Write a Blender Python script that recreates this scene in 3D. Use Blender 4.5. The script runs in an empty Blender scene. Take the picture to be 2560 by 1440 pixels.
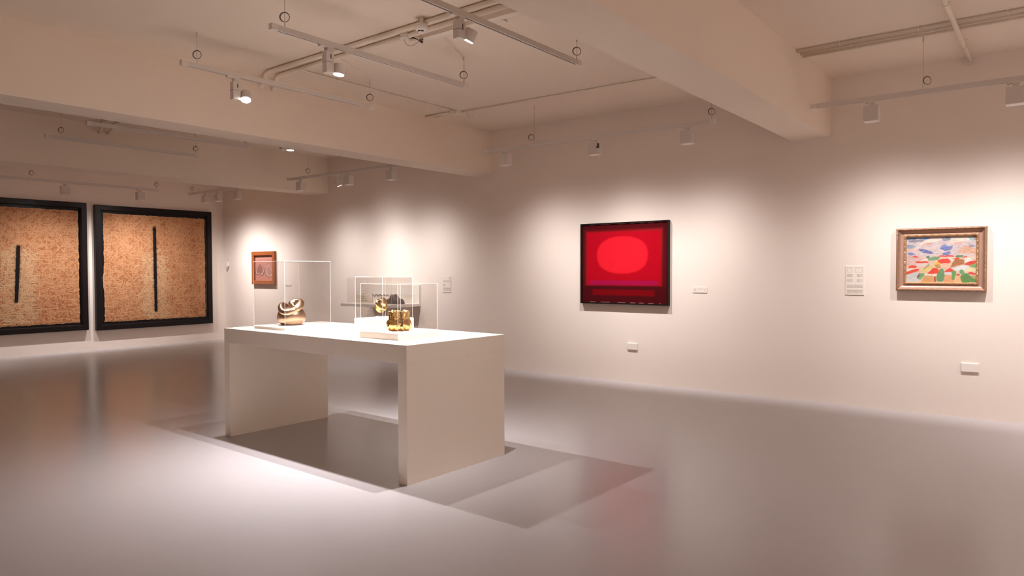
import bpy, math, random
import numpy as np
from mathutils import Vector, Matrix, Euler
random.seed(7)
rng = np.random.default_rng(7)
S = bpy.context.scene
COL = S.collection
PI = math.pi

# ---------------------------------------------------------------- camera, world, exposure, lights
def make_camera():
    yaw, pit, rol = 0.6597, -0.0260, -0.0032
    fw = Vector((-math.sin(yaw)*math.cos(pit), math.cos(yaw)*math.cos(pit), math.sin(pit)))
    r = Vector((math.cos(yaw), math.sin(yaw), 0)); u = r.cross(fw)
    r2 = r*math.cos(rol) + u*math.sin(rol); u2 = -r*math.sin(rol) + u*math.cos(rol)
    cd = bpy.data.cameras.new('camera'); cd.sensor_width = 36.0; cd.lens = 1766.04/2560*36
    cd.clip_start = 0.05; cd.clip_end = 100
    co = bpy.data.objects.new('camera', cd); COL.objects.link(co)
    m = Matrix((r2, u2, -fw)).transposed().to_4x4(); m.translation = Vector((13.6933, -7.9153, 1.42))
    co.matrix_world = m; S.camera = co
make_camera()
w = bpy.data.worlds.new('world'); S.world = w; w.use_nodes = True
w.node_tree.nodes['Background'].inputs[0].default_value = (0.5, 0.45, 0.42, 1)
w.node_tree.nodes['Background'].inputs[1].default_value = 0.0
S.view_settings.view_transform = 'Standard'; S.view_settings.look = 'None'
S.view_settings.gamma = 1.0; S.view_settings.use_curve_mapping = False
S.view_settings.exposure = 0.15
S.cycles.max_bounces = 10; S.cycles.diffuse_bounces = 6; S.cycles.transparent_max_bounces = 24
S.cycles.glossy_bounces = 5; S.cycles.sample_clamp_indirect = 6.0

LIGHT_COL = (1.0, 0.968, 0.975)
P_MID, P_WALL = 500.0, 425.0
def spot(pos, target, power, n, rad=0.035, color=LIGHT_COL):
    """spot lamp whose beam falls off as cos(angle from its axis) to the power n"""
    ld = bpy.data.lights.new('spot_lamp', 'SPOT'); ld.energy = power; ld.color = color
    ld.spot_size = math.radians(160); ld.spot_blend = 0.3; ld.shadow_soft_size = rad
    ld.use_nodes = True; nt = ld.node_tree; em = nt.nodes['Emission']
    tc = nt.nodes.new('ShaderNodeTexCoord'); sp = nt.nodes.new('ShaderNodeSeparateXYZ')
    ab = nt.nodes.new('ShaderNodeMath'); ab.operation = 'ABSOLUTE'; pw = nt.nodes.new('ShaderNodeMath'); pw.operation = 'POWER'; pw.inputs[1].default_value = n
    nt.links.new(tc.outputs['Normal'], sp.inputs[0]); nt.links.new(sp.outputs['Z'], ab.inputs[0]); nt.links.new(ab.outputs[0], pw.inputs[0]); nt.links.new(pw.outputs[0], em.inputs['Strength'])
    o = bpy.data.objects.new('spot_lamp', ld); COL.objects.link(o)
    o.location = pos
    o.rotation_euler = (Vector(target)-Vector(pos)).to_track_quat('-Z', 'Y').to_euler()
    return o
# the three lit heads above the long table
spot((8.02, -4.39, 2.885), (9.70, -4.40, 0), P_MID*.85, 7.5, 0.022)
spot((9.31, -4.39, 2.885), (9.25, -4.45, 0), P_MID*.8, 9.0, 0.022)
spot((10.44, -4.17, 2.985), (9.25, -4.50, 0), P_MID, 10.0, 0.022)
# a lit head in the next bay
spot((6.16, -2.66, 2.88), (5.35, -.75, .6), 110, 14, 0.02)
# wall heads: (head position under the track) -> (aim on the wall), power factor, cone, blend
WALL_AIMS = [
    ((12.35, -0.93, 2.82), (12.45, -.11, 0), 0.42, 5),
    ((13.39, -0.93, 2.82), (13.30, -.11, 0), 0.46, 5),
    ((8.20, -0.93, 2.815), (8.60, -.20, 0), 0.40, 5.5),
    ((9.49, -0.93, 2.815), (9.50, -.20, 0), 0.52, 5.5),
    ((10.61, -0.93, 2.815), (10.25, -.20, 0), 0.40, 5.5),
    ((3.98, -0.93, 2.803), (4.20, -.20, 0), 0.40, 5.5),
    ((4.91, -0.905, 2.695), (5.20, 0, 1.05), 0.10, 5),
    ((5.17, -0.93, 2.803), (5.22, 0, 1.40), 0.18, 18),
    ((6.11, -0.93, 2.803), (5.95, -.20, 0), 0.40, 5.5),
    ((1.04, -0.93, 2.782), (1.10, -.12, 0), 0.60, 5),
    ((1.50, -0.93, 2.782), (1.45, 0, 1.20), 0.19, 8),
    ((2.14, -0.93, 2.782), (2.20, -.28, 0), 0.35, 6),
    ((.98, -3.30, 2.745), (.20, -3.30, 0), 0.44, 3.5),
    ((.98, -2.12, 2.745), (.20, -1.40, 0), 0.60, 3.0),
]
for p, t, k, n in WALL_AIMS:
    spot(p, t, P_WALL*k, n, 0.014)
# unseen lamps without heads, added outside the frame to lift the ambient light
for p, t, k in [((15.2, -0.93, 2.82), (15.1, -.25, 0), 1.0), ((1.0, -5.5, 2.7), (.2, -5.4, .3), .4), ((1.0, -8.5, 2.7), (.2, -8.5, .3), .4),
                ((12.5, -10.9, 2.7), (12.5, -12, .9), .5), ((15.5, -10.9, 2.7), (15.5, -12, .9), .7),
                ((16.3, -3, 2.7), (17.4, -3, .9), .62), ((16.3, -6, 2.7), (17.4, -6, .9), .62), ((16.3, -9, 2.7), (17.4, -9, .9), .62)]:
    spot(p, t, P_WALL*k, 5, 0.03)

# ---------------------------------------------------------------- helpers
class B:
    """collects vertices and faces in world space; obj() turns it into one mesh object"""
    def __init__(s): s.v = []; s.f = []; s.m = []
    def add(s, vs, fs, mi=0):
        n = len(s.v); s.v += [tuple(v) for v in vs]; s.f += [tuple(i+n for i in f) for f in fs]; s.m += [mi]*len(fs); return s
    def box(s, x0, x1, y0, y1, z0, z1, mi=0, c=0.0):
        if c > 0: return s.cbox(x0, x1, y0, y1, z0, z1, c, mi)
        v = [(x, y, z) for x in (x0, x1) for y in (y0, y1) for z in (z0, z1)]
        return s.add(v, [(0, 1, 3, 2), (4, 6, 7, 5), (0, 4, 5, 1), (2, 3, 7, 6), (0, 2, 6, 4), (1, 5, 7, 3)], mi)
    def cbox(s, x0, x1, y0, y1, z0, z1, c, mi=0):
        # box with chamfered edges
        import bmesh
        bm = bmesh.new(); bmesh.ops.create_cube(bm, size=1.0)
        for vv in bm.verts:
            vv.co = ((x0+x1)/2+vv.co.x*(x1-x0), (y0+y1)/2+vv.co.y*(y1-y0), (z0+z1)/2+vv.co.z*(z1-z0))
        bmesh.ops.bevel(bm, geom=bm.edges[:], offset=c, segments=2, affect='EDGES', profile=0.5)
        bm.verts.ensure_lookup_table()
        vs = [v.co[:] for v in bm.verts]; fs = [tuple(v.index for v in f.verts) for f in bm.faces]; bm.free()
        return s.add(vs, fs, mi)
    def tube(s, pts, r, n=10, cap=True, mi=0):
        pts = [Vector(p) for p in pts]; rs = r if isinstance(r, (list, tuple)) else [r]*len(pts)
        t0 = (pts[1]-pts[0]).normalized(); a = Vector((0, 0, 1)) if abs(t0.z) < .9 else Vector((1, 0, 0))
        nrm = t0.cross(a).normalized(); vs = []; prev = t0
        for i, p in enumerate(pts):
            t = (pts[min(i+1, len(pts)-1)]-pts[max(i-1, 0)]).normalized()
            ax = prev.cross(t)
            if ax.length > 1e-6: nrm = (Matrix.Rotation(prev.angle(t), 3, ax.normalized()) @ nrm)
            nrm = (nrm-t*nrm.dot(t)).normalized(); bn = t.cross(nrm); prev = t
            for k in range(n):
                q = 2*PI*k/n; vs.append(p+(nrm*math.cos(q)+bn*math.sin(q))*rs[i])
        fs = []
        for i in range(len(pts)-1):
            for k in range(n):
                k2 = (k+1) % n; fs.append((i*n+k, i*n+k2, (i+1)*n+k2, (i+1)*n+k))
        if cap: fs.append(tuple(range(n))[::-1]); fs.append(tuple((len(pts)-1)*n+k for k in range(n)))
        return s.add(vs, fs, mi)
    def lathe(s, prof, n=28, c=(0, 0, 0), mi=0, fn=None):
        vs = []
        for (r, z) in prof:
            for k in range(n):
                q = 2*PI*k/n; rr, zz = (r, z) if fn is None else fn(q, r, z)
                vs.append((c[0]+rr*math.cos(q), c[1]+rr*math.sin(q), c[2]+zz))
        fs = []
        for i in range(len(prof)-1):
            for k in range(n):
                k2 = (k+1) % n; fs.append((i*n+k, i*n+k2, (i+1)*n+k2, (i+1)*n+k))
        fs.append(tuple(range(n))[::-1]); fs.append(tuple((len(prof)-1)*n+k for k in range(n)))
        return s.add(vs, fs, mi)
    def torus(s, c, R, r, ax1, ax2, n=24, m=6, mi=0):
        c = Vector(c); a = Vector(ax1).normalized(); b = Vector(ax2).normalized(); nn = a.cross(b)
        vs = []; fs = []
        for i in range(n):
            q = 2*PI*i/n; d = a*math.cos(q)+b*math.sin(q)
            for j in range(m):
                e = 2*PI*j/m; vs.append(c+d*(R+r*math.cos(e))+nn*r*math.sin(e))
        for i in range(n):
            for j in range(m):
                fs.append((i*m+j, ((i+1) % n)*m+j, ((i+1) % n)*m+(j+1) % m, i*m+(j+1) % m))
        return s.add(vs, fs, mi)
def base_of(o):
    v = Vector((0, 0, 0))
    while o is not None: v = v+o.location; o = o.parent
    return v
def obj(name, b, mats, parent=None, smooth=False):
    off = base_of(parent)
    me = bpy.data.meshes.new(name)
    me.from_pydata([(x-off.x, y-off.y, z-off.z) for x, y, z in b.v], [], b.f)
    if not isinstance(mats, (list, tuple)): mats = [mats]
    for m in mats: me.materials.append(m)
    me.polygons.foreach_set('material_index', b.m)
    if smooth: me.polygons.foreach_set('use_smooth', [True]*len(b.f))
    me.update()
    o = bpy.data.objects.new(name, me); COL.objects.link(o)
    if parent is not None: o.parent = parent
    return o
def tag(o, label, cat, group=None):
    o['label'] = label; o['category'] = cat
    if group: o['group'] = group
    return o
def thing(name, label, cat, loc, group=None):
    o = bpy.data.objects.new(name, None); COL.objects.link(o); o.location = loc; o.empty_display_size = 0.1
    return tag(o, label, cat, group)
def struct(name, b, m, parent=None):
    o = obj(name, b, m, parent)
    if parent is None: o['kind'] = 'structure'
    return o
def dup(root, loc, label, rotz=0.0, parent=None):
    c = root.copy(); COL.objects.link(c)
    if parent is None:
        c.location = loc; c.rotation_euler = (0, 0, rotz); c['label'] = label
    else: c.parent = parent
    for ch in list(root.children):
        if ch.type == 'MESH': dup(ch, None, None, 0, c)
    return c

# ---------------------------------------------------------------- materials
def mat(name, col, rough=0.5, metal=0.0, spec=0.5, bump=0.0, bscale=40.0, noise=0.0, nscale=3.0, coat=0.0):
    m = bpy.data.materials.new(name); m.use_nodes = True; nt = m.node_tree; p = nt.nodes['Principled BSDF']
    p.inputs['Base Color'].default_value = (*col, 1); p.inputs['Roughness'].default_value = rough
    p.inputs['Metallic'].default_value = metal; p.inputs['Specular IOR Level'].default_value = spec
    p.inputs['Coat Weight'].default_value = coat
    tc = nt.nodes.new('ShaderNodeTexCoord')
    if noise > 0:
        n = nt.nodes.new('ShaderNodeTexNoise'); n.inputs['Scale'].default_value = nscale; n.inputs['Detail'].default_value = 5
        nt.links.new(tc.outputs['Object'], n.inputs['Vector'])
        mx = nt.nodes.new('ShaderNodeMix'); mx.data_type = 'RGBA'
        mx.inputs[6].default_value = tuple(c*(1-noise) for c in col)+(1,); mx.inputs[7].default_value = tuple(min(1, c*(1+noise)) for c in col)+(1,)
        nt.links.new(n.outputs['Fac'], mx.inputs[0]); nt.links.new(mx.outputs[2], p.inputs['Base Color'])
    if bump > 0:
        n = nt.nodes.new('ShaderNodeTexNoise'); n.inputs['Scale'].default_value = bscale; n.inputs['Detail'].default_value = 6
        nt.links.new(tc.outputs['Object'], n.inputs['Vector'])
        bp = nt.nodes.new('ShaderNodeBump'); bp.inputs['Strength'].default_value = bump; bp.inputs['Distance'].default_value = 0.01
        nt.links.new(n.outputs['Fac'], bp.inputs['Height']); nt.links.new(bp.outputs['Normal'], p.inputs['Normal'])
    return m
def emit(name, col, s):
    m = bpy.data.materials.new(name); m.use_nodes = True; nt = m.node_tree
    p = nt.nodes['Principled BSDF']; p.inputs['Base Color'].default_value = (*col, 1)
    p.inputs['Emission Color'].default_value = (*col, 1); p.inputs['Emission Strength'].default_value = s
    return m
def painted(name, rough=0.7, bump=0.0, bscale=60, spec=0.4):
    m = mat(name, (1, 1, 1), rough, 0, spec, bump, bscale); nt = m.node_tree
    a = nt.nodes.new('ShaderNodeAttribute'); a.attribute_name = 'Col'
    nt.links.new(a.outputs['Color'], nt.nodes['Principled BSDF'].inputs['Base Color'])
    return m
def clear(name, tint=(0.97, 0.965, 0.96), strength=1.0):
    # thin acrylic sheet: lets light through, mirrors by Fresnel
    m = bpy.data.materials.new(name); m.use_nodes = True; nt = m.node_tree; nt.nodes.remove(nt.nodes['Principled BSDF'])
    out = nt.nodes['Material Output']; t = nt.nodes.new('ShaderNodeBsdfTransparent'); t.inputs[0].default_value = (*tint, 1)
    g = nt.nodes.new('ShaderNodeBsdfGlossy'); g.inputs['Roughness'].default_value = 0.015
    f = nt.nodes.new('ShaderNodeFresnel'); f.inputs['IOR'].default_value = 1.45
    k = nt.nodes.new('ShaderNodeMath'); k.operation = 'MULTIPLY'; k.inputs[1].default_value = strength
    geo = nt.nodes.new('ShaderNodeNewGeometry'); back = nt.nodes.new('ShaderNodeMath'); back.operation = 'SUBTRACT'; back.inputs[0].default_value = 1.0
    k2 = nt.nodes.new('ShaderNodeMath'); k2.operation = 'MULTIPLY'
    nt.links.new(geo.outputs['Backfacing'], back.inputs[1]); nt.links.new(back.outputs[0], k2.inputs[1])
    mx = nt.nodes.new('ShaderNodeMixShader')
    nt.links.new(f.outputs[0], k.inputs[0]); nt.links.new(k.outputs[0], k2.inputs[0]); nt.links.new(k2.outputs[0], mx.inputs[0])
    nt.links.new(t.outputs[0], mx.inputs[1]); nt.links.new(g.outputs[0], mx.inputs[2]); nt.links.new(mx.outputs[0], out.inputs[0])
    return m
def edge_mat():
    # cut and glued acrylic edge: milky, catches the lamps
    m = bpy.data.materials.new('acrylic_edge'); m.use_nodes = True; nt = m.node_tree; nt.nodes.remove(nt.nodes['Principled BSDF'])
    out = nt.nodes['Material Output']; t = nt.nodes.new('ShaderNodeBsdfTransparent'); t.inputs[0].default_value = (.97, .96, .95, 1)
    d = nt.nodes.new('ShaderNodeBsdfTranslucent'); d.inputs[0].default_value = (.95, .92, .9, 1)
    d2 = nt.nodes.new('ShaderNodeBsdfDiffuse'); d2.inputs[0].default_value = (.95, .92, .9, 1)
    a = nt.nodes.new('ShaderNodeAddShader'); mx = nt.nodes.new('ShaderNodeMixShader'); mx.inputs[0].default_value = 0.22
    nt.links.new(d.outputs[0], a.inputs[0]); nt.links.new(d2.outputs[0], a.inputs[1])
    nt.links.new(t.outputs[0], mx.inputs[1]); nt.links.new(a.outputs[0], mx.inputs[2]); nt.links.new(mx.outputs[0], out.inputs[0])
    return m
def floor_mat():
    m = mat('poured_resin', (0.43, 0.395, 0.40), 0.16, 0, 0.36, 0.0); nt = m.node_tree; p = nt.nodes['Principled BSDF']
    tc = nt.nodes.new('ShaderNodeTexCoord')
    n = nt.nodes.new('ShaderNodeTexNoise'); n.inputs['Scale'].default_value = 1.3; n.inputs['Detail'].default_value = 6
    r = nt.nodes.new('ShaderNodeMapRange'); r.inputs[3].default_value = 0.21; r.inputs[4].default_value = 0.27
    nt.links.new(tc.outputs['Object'], n.inputs['Vector']); nt.links.new(n.outputs['Fac'], r.inputs[0]); nt.links.new(r.outputs[0], p.inputs['Roughness'])
    n2 = nt.nodes.new('ShaderNodeTexNoise'); n2.inputs['Scale'].default_value = 7; n2.inputs['Detail'].default_value = 3
    bp = nt.nodes.new('ShaderNodeBump'); bp.inputs['Strength'].default_value = 0.08; bp.inputs['Distance'].default_value = 0.01
    nt.links.new(tc.outputs['Object'], n2.inputs['Vector']); nt.links.new(n2.outputs['Fac'], bp.inputs['Height']); nt.links.new(bp.outputs['Normal'], p.inputs['Normal'])
    return m
WALLC = (0.82, 0.715, 0.635)
M_wall = mat('wall_paint', WALLC, 0.8, 0, 0.2, 0.05, 90, 0.015, 1.2)
M_ceil = mat('ceiling_paint', (0.83, 0.71, 0.60), 0.85, 0, 0.2, 0.10, 30, 0.02, 0.8)
M_floor = floor_mat()
M_white = mat('white_lacquer', (0.84, 0.76, 0.66), 0.45, 0, 0.4, 0.03, 120)
M_plinth = mat('white_plinth_paint', (0.84, 0.78, 0.72), 0.6, 0, 0.3, 0.02, 120)
M_fix = mat('lamp_enamel', (0.66, 0.595, 0.54), 0.4, 0, 0.4, 0.02, 200)
M_fixl = mat('lamp_enamel_pale', (0.74, 0.67, 0.61), 0.4, 0, 0.4)
M_slot = mat('track_slot', (0.10, 0.075, 0.06), 0.6)
M_wire = mat('steel_wire', (0.18, 0.15, 0.13), 0.4, 0.6)
M_wire_light = mat('thin_steel_wire', (0.40, 0.34, 0.30), 0.4, 0.5)
M_pipe = mat('painted_conduit', (0.84, 0.74, 0.63), 0.6, 0, 0.3, 0.04, 60)
M_dark = mat('dark_gap', (0.05, 0.035, 0.03), 0.7)
M_bulb = emit('lamp_lens', (1.0, 0.98, 0.97), 40.0)
M_rim = mat('lamp_rim', (0.85, 0.78, 0.74), 0.4)
M_black = mat('black_lacquered_wood', (0.008, 0.005, 0.005), 0.42, 0, 0.22, 0.05, 80)
M_ink = mat('black_paint_stripe', (0.006, 0.004, 0.005), 0.8, 0, 0.2, 0.4, 120)
M_bronze = mat('brushed_bronze', (0.50, 0.325, 0.215), 0.30, 1.0, 0.5, 0.04, 150)
M_gold = mat('polished_gold', (0.88, 0.58, 0.22), 0.16, 1.0, 0.5, 0.10, 50)
M_brownwood = mat('red_brown_wood', (0.30, 0.085, 0.025), 0.4, 0, 0.4, 0.06, 60, 0.25, 14)
M_frame = mat('antique_gilt_wood', (0.33, 0.185, 0.115), 0.42, 0.35, 0.5, 0.35, 90, 0.25, 40)
M_gilt = mat('gilt_beading', (0.50, 0.29, 0.14), 0.38, 0.5, 0.5, 0.2, 120, 0.2, 60)
M_dbronze = mat('dark_patina_bronze', (0.07, 0.035, 0.03), 0.4, 0.4, 0.5, 0.2, 60)
M_silver = mat('silver_metal', (0.55, 0.50, 0.48), 0.25, 1.0)
M_cream = mat('cream_plaster', (0.78, 0.68, 0.58), 0.7, 0, 0.2, 0.1, 60)
M_clear = clear('clear_acrylic'); M_edge = edge_mat()
M_label = mat('label_card', (0.80, 0.72, 0.65), 0.7)

# ---------------------------------------------------------------- room
H, HB = 3.40, 2.79
XR, YF = 17.4, -12.0
struct('floor', B().box(-.2, XR+.2, YF-.2, .2, -.2, 0), M_floor)
struct('ceiling', B().box(-.2, XR+.2, YF-.2, .2, H, H+.2), M_ceil)
struct('wall_back', B().box(-.2, XR+.2, 0, .2, 0, H), M_wall)
struct('wall_left', B().box(-.2, 0, YF, 0, 0, H), M_wall)
struct('wall_right', B().box(XR, XR+.2, YF, 0, 0, H), M_wall)
struct('wall_front', B().box(-.2, XR+.2, YF-.2, YF, 0, H), M_wall)
for i, (a, b) in enumerate([(2.996, 3.441), (6.83, 7.211), (11.397, 11.782)]):
    struct('trim_%d' % (i+1), B().box(a, b, YF, 0, HB if i else 2.775, H), M_ceil)

# ---------------------------------------------------------------- long display table
TX, TY, TH, TL, TW, TZ = 10.333, -4.669, -0.0239, 2.303, 1.0, 0.926
tbl = thing('display_table', 'long white display table on two solid panel legs in the middle of the floor', 'table', (TX-TL/2, TY+TW/2, 0))
tbl.rotation_euler = (0, 0, TH)
def local_part(name, b, m, parent, **k):    # geometry given in the parent's own frame
    o = obj(name, b, m, None, **k); o.parent = parent; return o
hw, hd = TL/2, TW/2
local_part('tabletop', B().box(-hw, hw, -hd, hd, TZ-0.125, TZ, c=.002), M_white, tbl)
local_part('leg', B().box(-hw, -hw+.085, -hd, hd, 0, TZ-0.125, c=.001), M_white, tbl)
local_part('leg', B().box(hw-.085, hw, -hd, hd, 0, TZ-0.125, c=.001), M_white, tbl)

# ---------------------------------------------------------------- acrylic cases
def case(label, x0, x1, y0, y1, zb, zbase, zt, group):
    c = thing('display_case', label, 'display case', ((x0+x1)/2, (y0+y1)/2, zb), group)
    m = 0.008 if zbase-zb > .03 else 0.0
    if zbase > zb: obj('base', B().box(x0-m, x1+m, y0-m, y1+m, zb, zbase, c=.002), M_plinth, c)
    t = .005; e = .0013
    for (a0, a1, b0, b1) in ((x0, x1, y0, y0+t), (x0, x1, y1-t, y1), (x0, x0+t, y0+t, y1-t), (x1-t, x1, y0+t, y1-t)):
        p = obj('pane', B().box(a0, a1, b0, b1, zbase, zt-t), M_clear, c)
    obj('top_pane', B().box(x0, x1, y0, y1, zt-t, zt), M_clear, c)
    b = B()
    for x in (x0, x1):
        for y in (y0, y1): b.box(x-e, x+e, y-e, y+e, zbase, zt)
    for z in (zbase+.002, zt-e):
        for y in (y0, y1): b.box(x0, x1, y-e, y+e, z-e, z+e)
        for x in (x0, x1): b.box(x-e, x+e, y0, y1, z-e, z+e)
    obj('glued_edges', b, M_edge, c)
    return c
case('large clear acrylic case over the bronze knotted sculpture, left end of the table', 8.245, 8.692, -4.497, -4.040, TZ, TZ+.022, 1.497, 'acrylic cases on the long table')
case('low clear acrylic case on a thin white base over the gold crumpled vessel', 9.645, 10.037, -4.506, -4.110, TZ, .974, 1.322, 'acrylic cases on the long table')
case('clear acrylic case on a tall white block over the gold form on a stem', 9.096, 9.428, -4.100, -3.772, TZ, 1.021, 1.366, 'acrylic cases on the long table')

# ---------------------------------------------------------------- sculptures
def ico(b, c, r, sc=(1, 1, 1), n=20, m=12, fn=None, mi=0):
    vs = []; fs = []
    for j in range(m+1):
        th = PI*j/m
        for i in range(n):
            ph = 2*PI*i/n; d = Vector((math.sin(th)*math.cos(ph), math.sin(th)*math.sin(ph), math.cos(th)))
            k = 1.0 if fn is None else fn(d)
            vs.append((c[0]+d.x*r*sc[0]*k, c[1]+d.y*r*sc[1]*k, c[2]+d.z*r*sc[2]*k))
    for j in range(m):
        for i in range(n): fs.append((j*n+i, (j+1)*n+i, (j+1)*n+(i+1) % n, j*n+(i+1) % n))
    return b.add(vs, fs, mi)
# camera-right direction on the floor, used as the sculptures' own frontal axis
AR = Vector((math.cos(.66), math.sin(.66), 0)); AF = Vector((-math.sin(.66), math.cos(.66), 0))
def catmull(P, k=8, closed=False):
    P = [Vector(p) for p in P]; out = []; n = len(P)
    for i in range(n if closed else n-1):
        g = lambda j: P[j % n] if closed else P[max(0, min(n-1, j))]
        a, b, c, d = g(i-1), g(i), g(i+1), g(i+2)
        for s in range(k):
            t = s/k; out.append(.5*((2*b)+(c-a)*t+(2*a-5*b+4*c-d)*t*t+(3*b-a-3*c+d)*t**3))
    if not closed: out.append(P[-1])
    return out
o1 = Vector((8.445, -4.262, TZ+.022))
s1 = thing('bronze_sculpture', 'rounded bronze sculpture with a knotted loop on top, under the large case', 'sculpture', o1)
body = B()
prof = [(.070, 0), (.090, .008), (.106, .024), (.117, .046), (.121, .070), (.118, .094), (.109, .116), (.094, .134), (.072, .147), (.040, .154), (.001, .155)]
body.lathe(prof, 40, o1)
obj('body', body, M_bronze, s1, smooth=True)
def L(a, f, z): return o1+AR*a+AF*f+Vector((0, 0, z))
loop = catmull([L(-.020, .040, .130), L(-.052, .050, .155), L(-.080, .005, .172), L(-.076, -.045, .150), L(-.045, -.088, .120), L(.005, -.098, .112),
                L(.052, -.072, .135), L(.080, -.020, .172), L(.066, .025, .192), L(.025, .038, .196), L(-.002, .015, .184), L(.012, -.005, .160), L(.025, 0, .13)], 7)
nl = len(loop); rr = [.015+.014*math.sin(PI*min(1, max(0, i/nl)))**.6+(.004 if i > nl*.5 else 0) for i in range(nl)]
obj('knotted_loop', B().tube(loop, rr, 16), M_bronze, s1, smooth=True)

o3 = Vector((9.848, -4.318, .974))
s3 = thing('gold_vessel_sculpture', 'crumpled polished gold vessel with bark-like flutes and petals', 'sculpture', o3)
def gold_fn(q, r, z):
    t = z/.146
    fl = .006*math.sin(9*q+2*math.sin(3*q))+.004*math.sin(17*q+4*t)+.005*math.sin(4*q+1.3)
    if t < .62:
        k = math.sin(PI*min(1, t/.62)); pet = abs(math.sin(3.5*q+.6))**.5
        r = r+.014*k*pet+.010*k*math.sin(6*q+9*t)*.6
    if r < .05 and t > .5: fl *= .3
    dz = .004*math.sin(5*q)+.003*math.sin(11*q) if t > .85 else 0
    return r+fl, z+dz
g = B()
pf = [(.060, 0), (.070, .004), (.074, .02), (.077, .035), (.078, .05), (.077, .066), (.075, .078), (.073, .088), (.0735, .10), (.075, .115), (.077, .13), (.079, .142), (.076, .146), (.068, .143), (.064, .12), (.060, .09), (.03, .085), (.001, .085)]
g.lathe(pf, 72, o3, fn=gold_fn); obj('fluted_wall', g, M_gold, s3, smooth=True)
for k in range(9):
    q = 2*PI*k/9+.25; r0 = .088; cc = o3+Vector((math.cos(q)*r0, math.sin(q)*r0, .040+.006*math.sin(3*k)))
    lf = B(); tq = Vector((-math.sin(q), math.cos(q), 0)); nq = Vector((math.cos(q), math.sin(q), 0)); hh = .036+.008*math.sin(5*k+1); wv = .018
    tip = cc+Vector((0, 0, hh))-nq*.006+tq*.006*math.sin(k*2.1)
    lf.add([cc-Vector((0, 0, .034))-nq*.014, cc-tq*wv-nq*.008, cc+tq*wv-nq*.008, cc+nq*.010, tip, cc-nq*.02, cc+nq*.002-Vector((0, 0, .026))],
           [(6, 3, 1), (6, 2, 3), (3, 4, 1), (3, 2, 4), (0, 6, 1), (0, 2, 6), (5, 1, 4), (5, 4, 2), (5, 0, 1), (5, 2, 0)])
    obj('petal', lf, M_gold, s3)

o2 = Vector((9.238, -3.945, 1.021))
s2 = thing('gold_form_on_stem', 'creased gold oval form on a clear stem and small white disc', 'sculpture', o2)
obj('disc_foot', B().lathe([(.048, 0), (.050, .003), (.050, .011), (.047, .014)], 32, o2), M_plinth, s2, smooth=False)
obj('clear_stem', B().lathe([(.030, .014), (.030, .060)], 24, o2), clear('clear_stem_acrylic', (.85, .84, .86), 1.6), s2, smooth=True)
def lump(d):
    return 1+.10*math.sin(5*d.x+3*d.z*2+1)+.07*abs(math.sin(6*d.y-3*d.x))-.10*max(0, math.cos(7*d.x+2*d.z))**3
obj('creased_form', ico(B(), o2+Vector((0, 0, .108)), .050, (.95, .95, 1.18), 36, 24, lump), M_gold, s2, smooth=True)

# ---------------------------------------------------------------- wall shelf with its case
wx0, wx1 = 4.585, 5.735
shelf = thing('display_shelf', 'deep white display shelf with a low back panel, fixed to the wall behind the table', 'shelf', ((wx0+wx1)/2, 0, .846))
obj('platform', B().box(wx0, wx1, -.655, -.03, .846, .892, c=.002), M_plinth, shelf)
obj('back_panel', B().box(wx0-.05, wx1-.01, -.03, -.001, .846, 1.180, c=.002), M_plinth, shelf)
case('clear acrylic case on the wall shelf behind the long table', 4.665, 5.715, -.600, -.170, .892, .892, 1.297, 'case on the wall shelf')
o4 = Vector((4.80, -.36, .892))
s4 = thing('stepped_sculpture', 'cream stepped sculpture of leaning bars, left end of the wall shelf', 'sculpture', o4)
for k, (a, z, wd) in enumerate([(0, 0, .34), (.03, .035, .29), (.05, .07, .23), (.07, .105, .17)]):
    obj('step', B().box(o4.x-.17+a, o4.x-.17+a+wd, o4.y-.06, o4.y+.06, o4.z+z, o4.z+z+.028, c=.004), M_cream, s4)
obj('top_bar', B().tube([o4+Vector((-.06, 0, .133)), o4+Vector((-.01, 0, .150)), o4+Vector((.03, 0, .160))], [.012, .014, .010], 10), M_cream, s4, smooth=True)
o5 = Vector((5.53, -.36, .892))
s5 = thing('dark_bronze_sculpture', 'dark brown bronze mound with a pointed crest, right end of the wall shelf', 'sculpture', o5)
n5 = B(); outl = [(-.19, 0), (-.175, .05), (-.15, .075), (-.10, .085), (-.06, .12), (-.02, .150), (.01, .155), (.035, .12), (.055, .09), (.09, .088), (.13, .085), (.17, .05), (.19, 0)]
for i in range(1):
    vs = []; fs = []; N = len(outl)
    for (dy, sc_) in ((-.07, .72), (-.05, .92), (0, 1.0), (.05, .92), (.07, .72)):
        for (a, z) in outl: vs.append((o5.x+a*sc_, o5.y+dy, o5.z+max(0, z*sc_)))
    for j in range(4):
        for k in range(N-1): fs.append((j*N+k, j*N+k+1, (j+1)*N+k+1, (j+1)*N+k))
    fs.append(tuple(range(N))[::-1]); fs.append(tuple(4*N+k for k in range(N)))
    fs.append(tuple([j*N for j in range(5)])+tuple([j*N+N-1 for j in range(4, -1, -1)]))
    n5.add(vs, fs)
obj('mound', n5, M_dbronze, s5, smooth=True)
wv = [(o5.x-.50+.51*i/48, o5.y-.02, o5.z+.128+.013*math.sin(i*2*PI/8)+(.008*math.sin(i*.9))) for i in range(49)]
obj('reflection_ribbon', B().tube(wv, [.009+.006*abs(math.sin(i*PI/8)) for i in range(49)], 8), M_silver, s5, smooth=True)  # wavy silver bar modelled in place of a reflection of the gold form
obj('prop_pin', B().tube([(o5.x-.495, o5.y-.02, o5.z), (o5.x-.495, o5.y-.02, o5.z+.128)], .003, 6), M_silver, s5)

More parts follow.
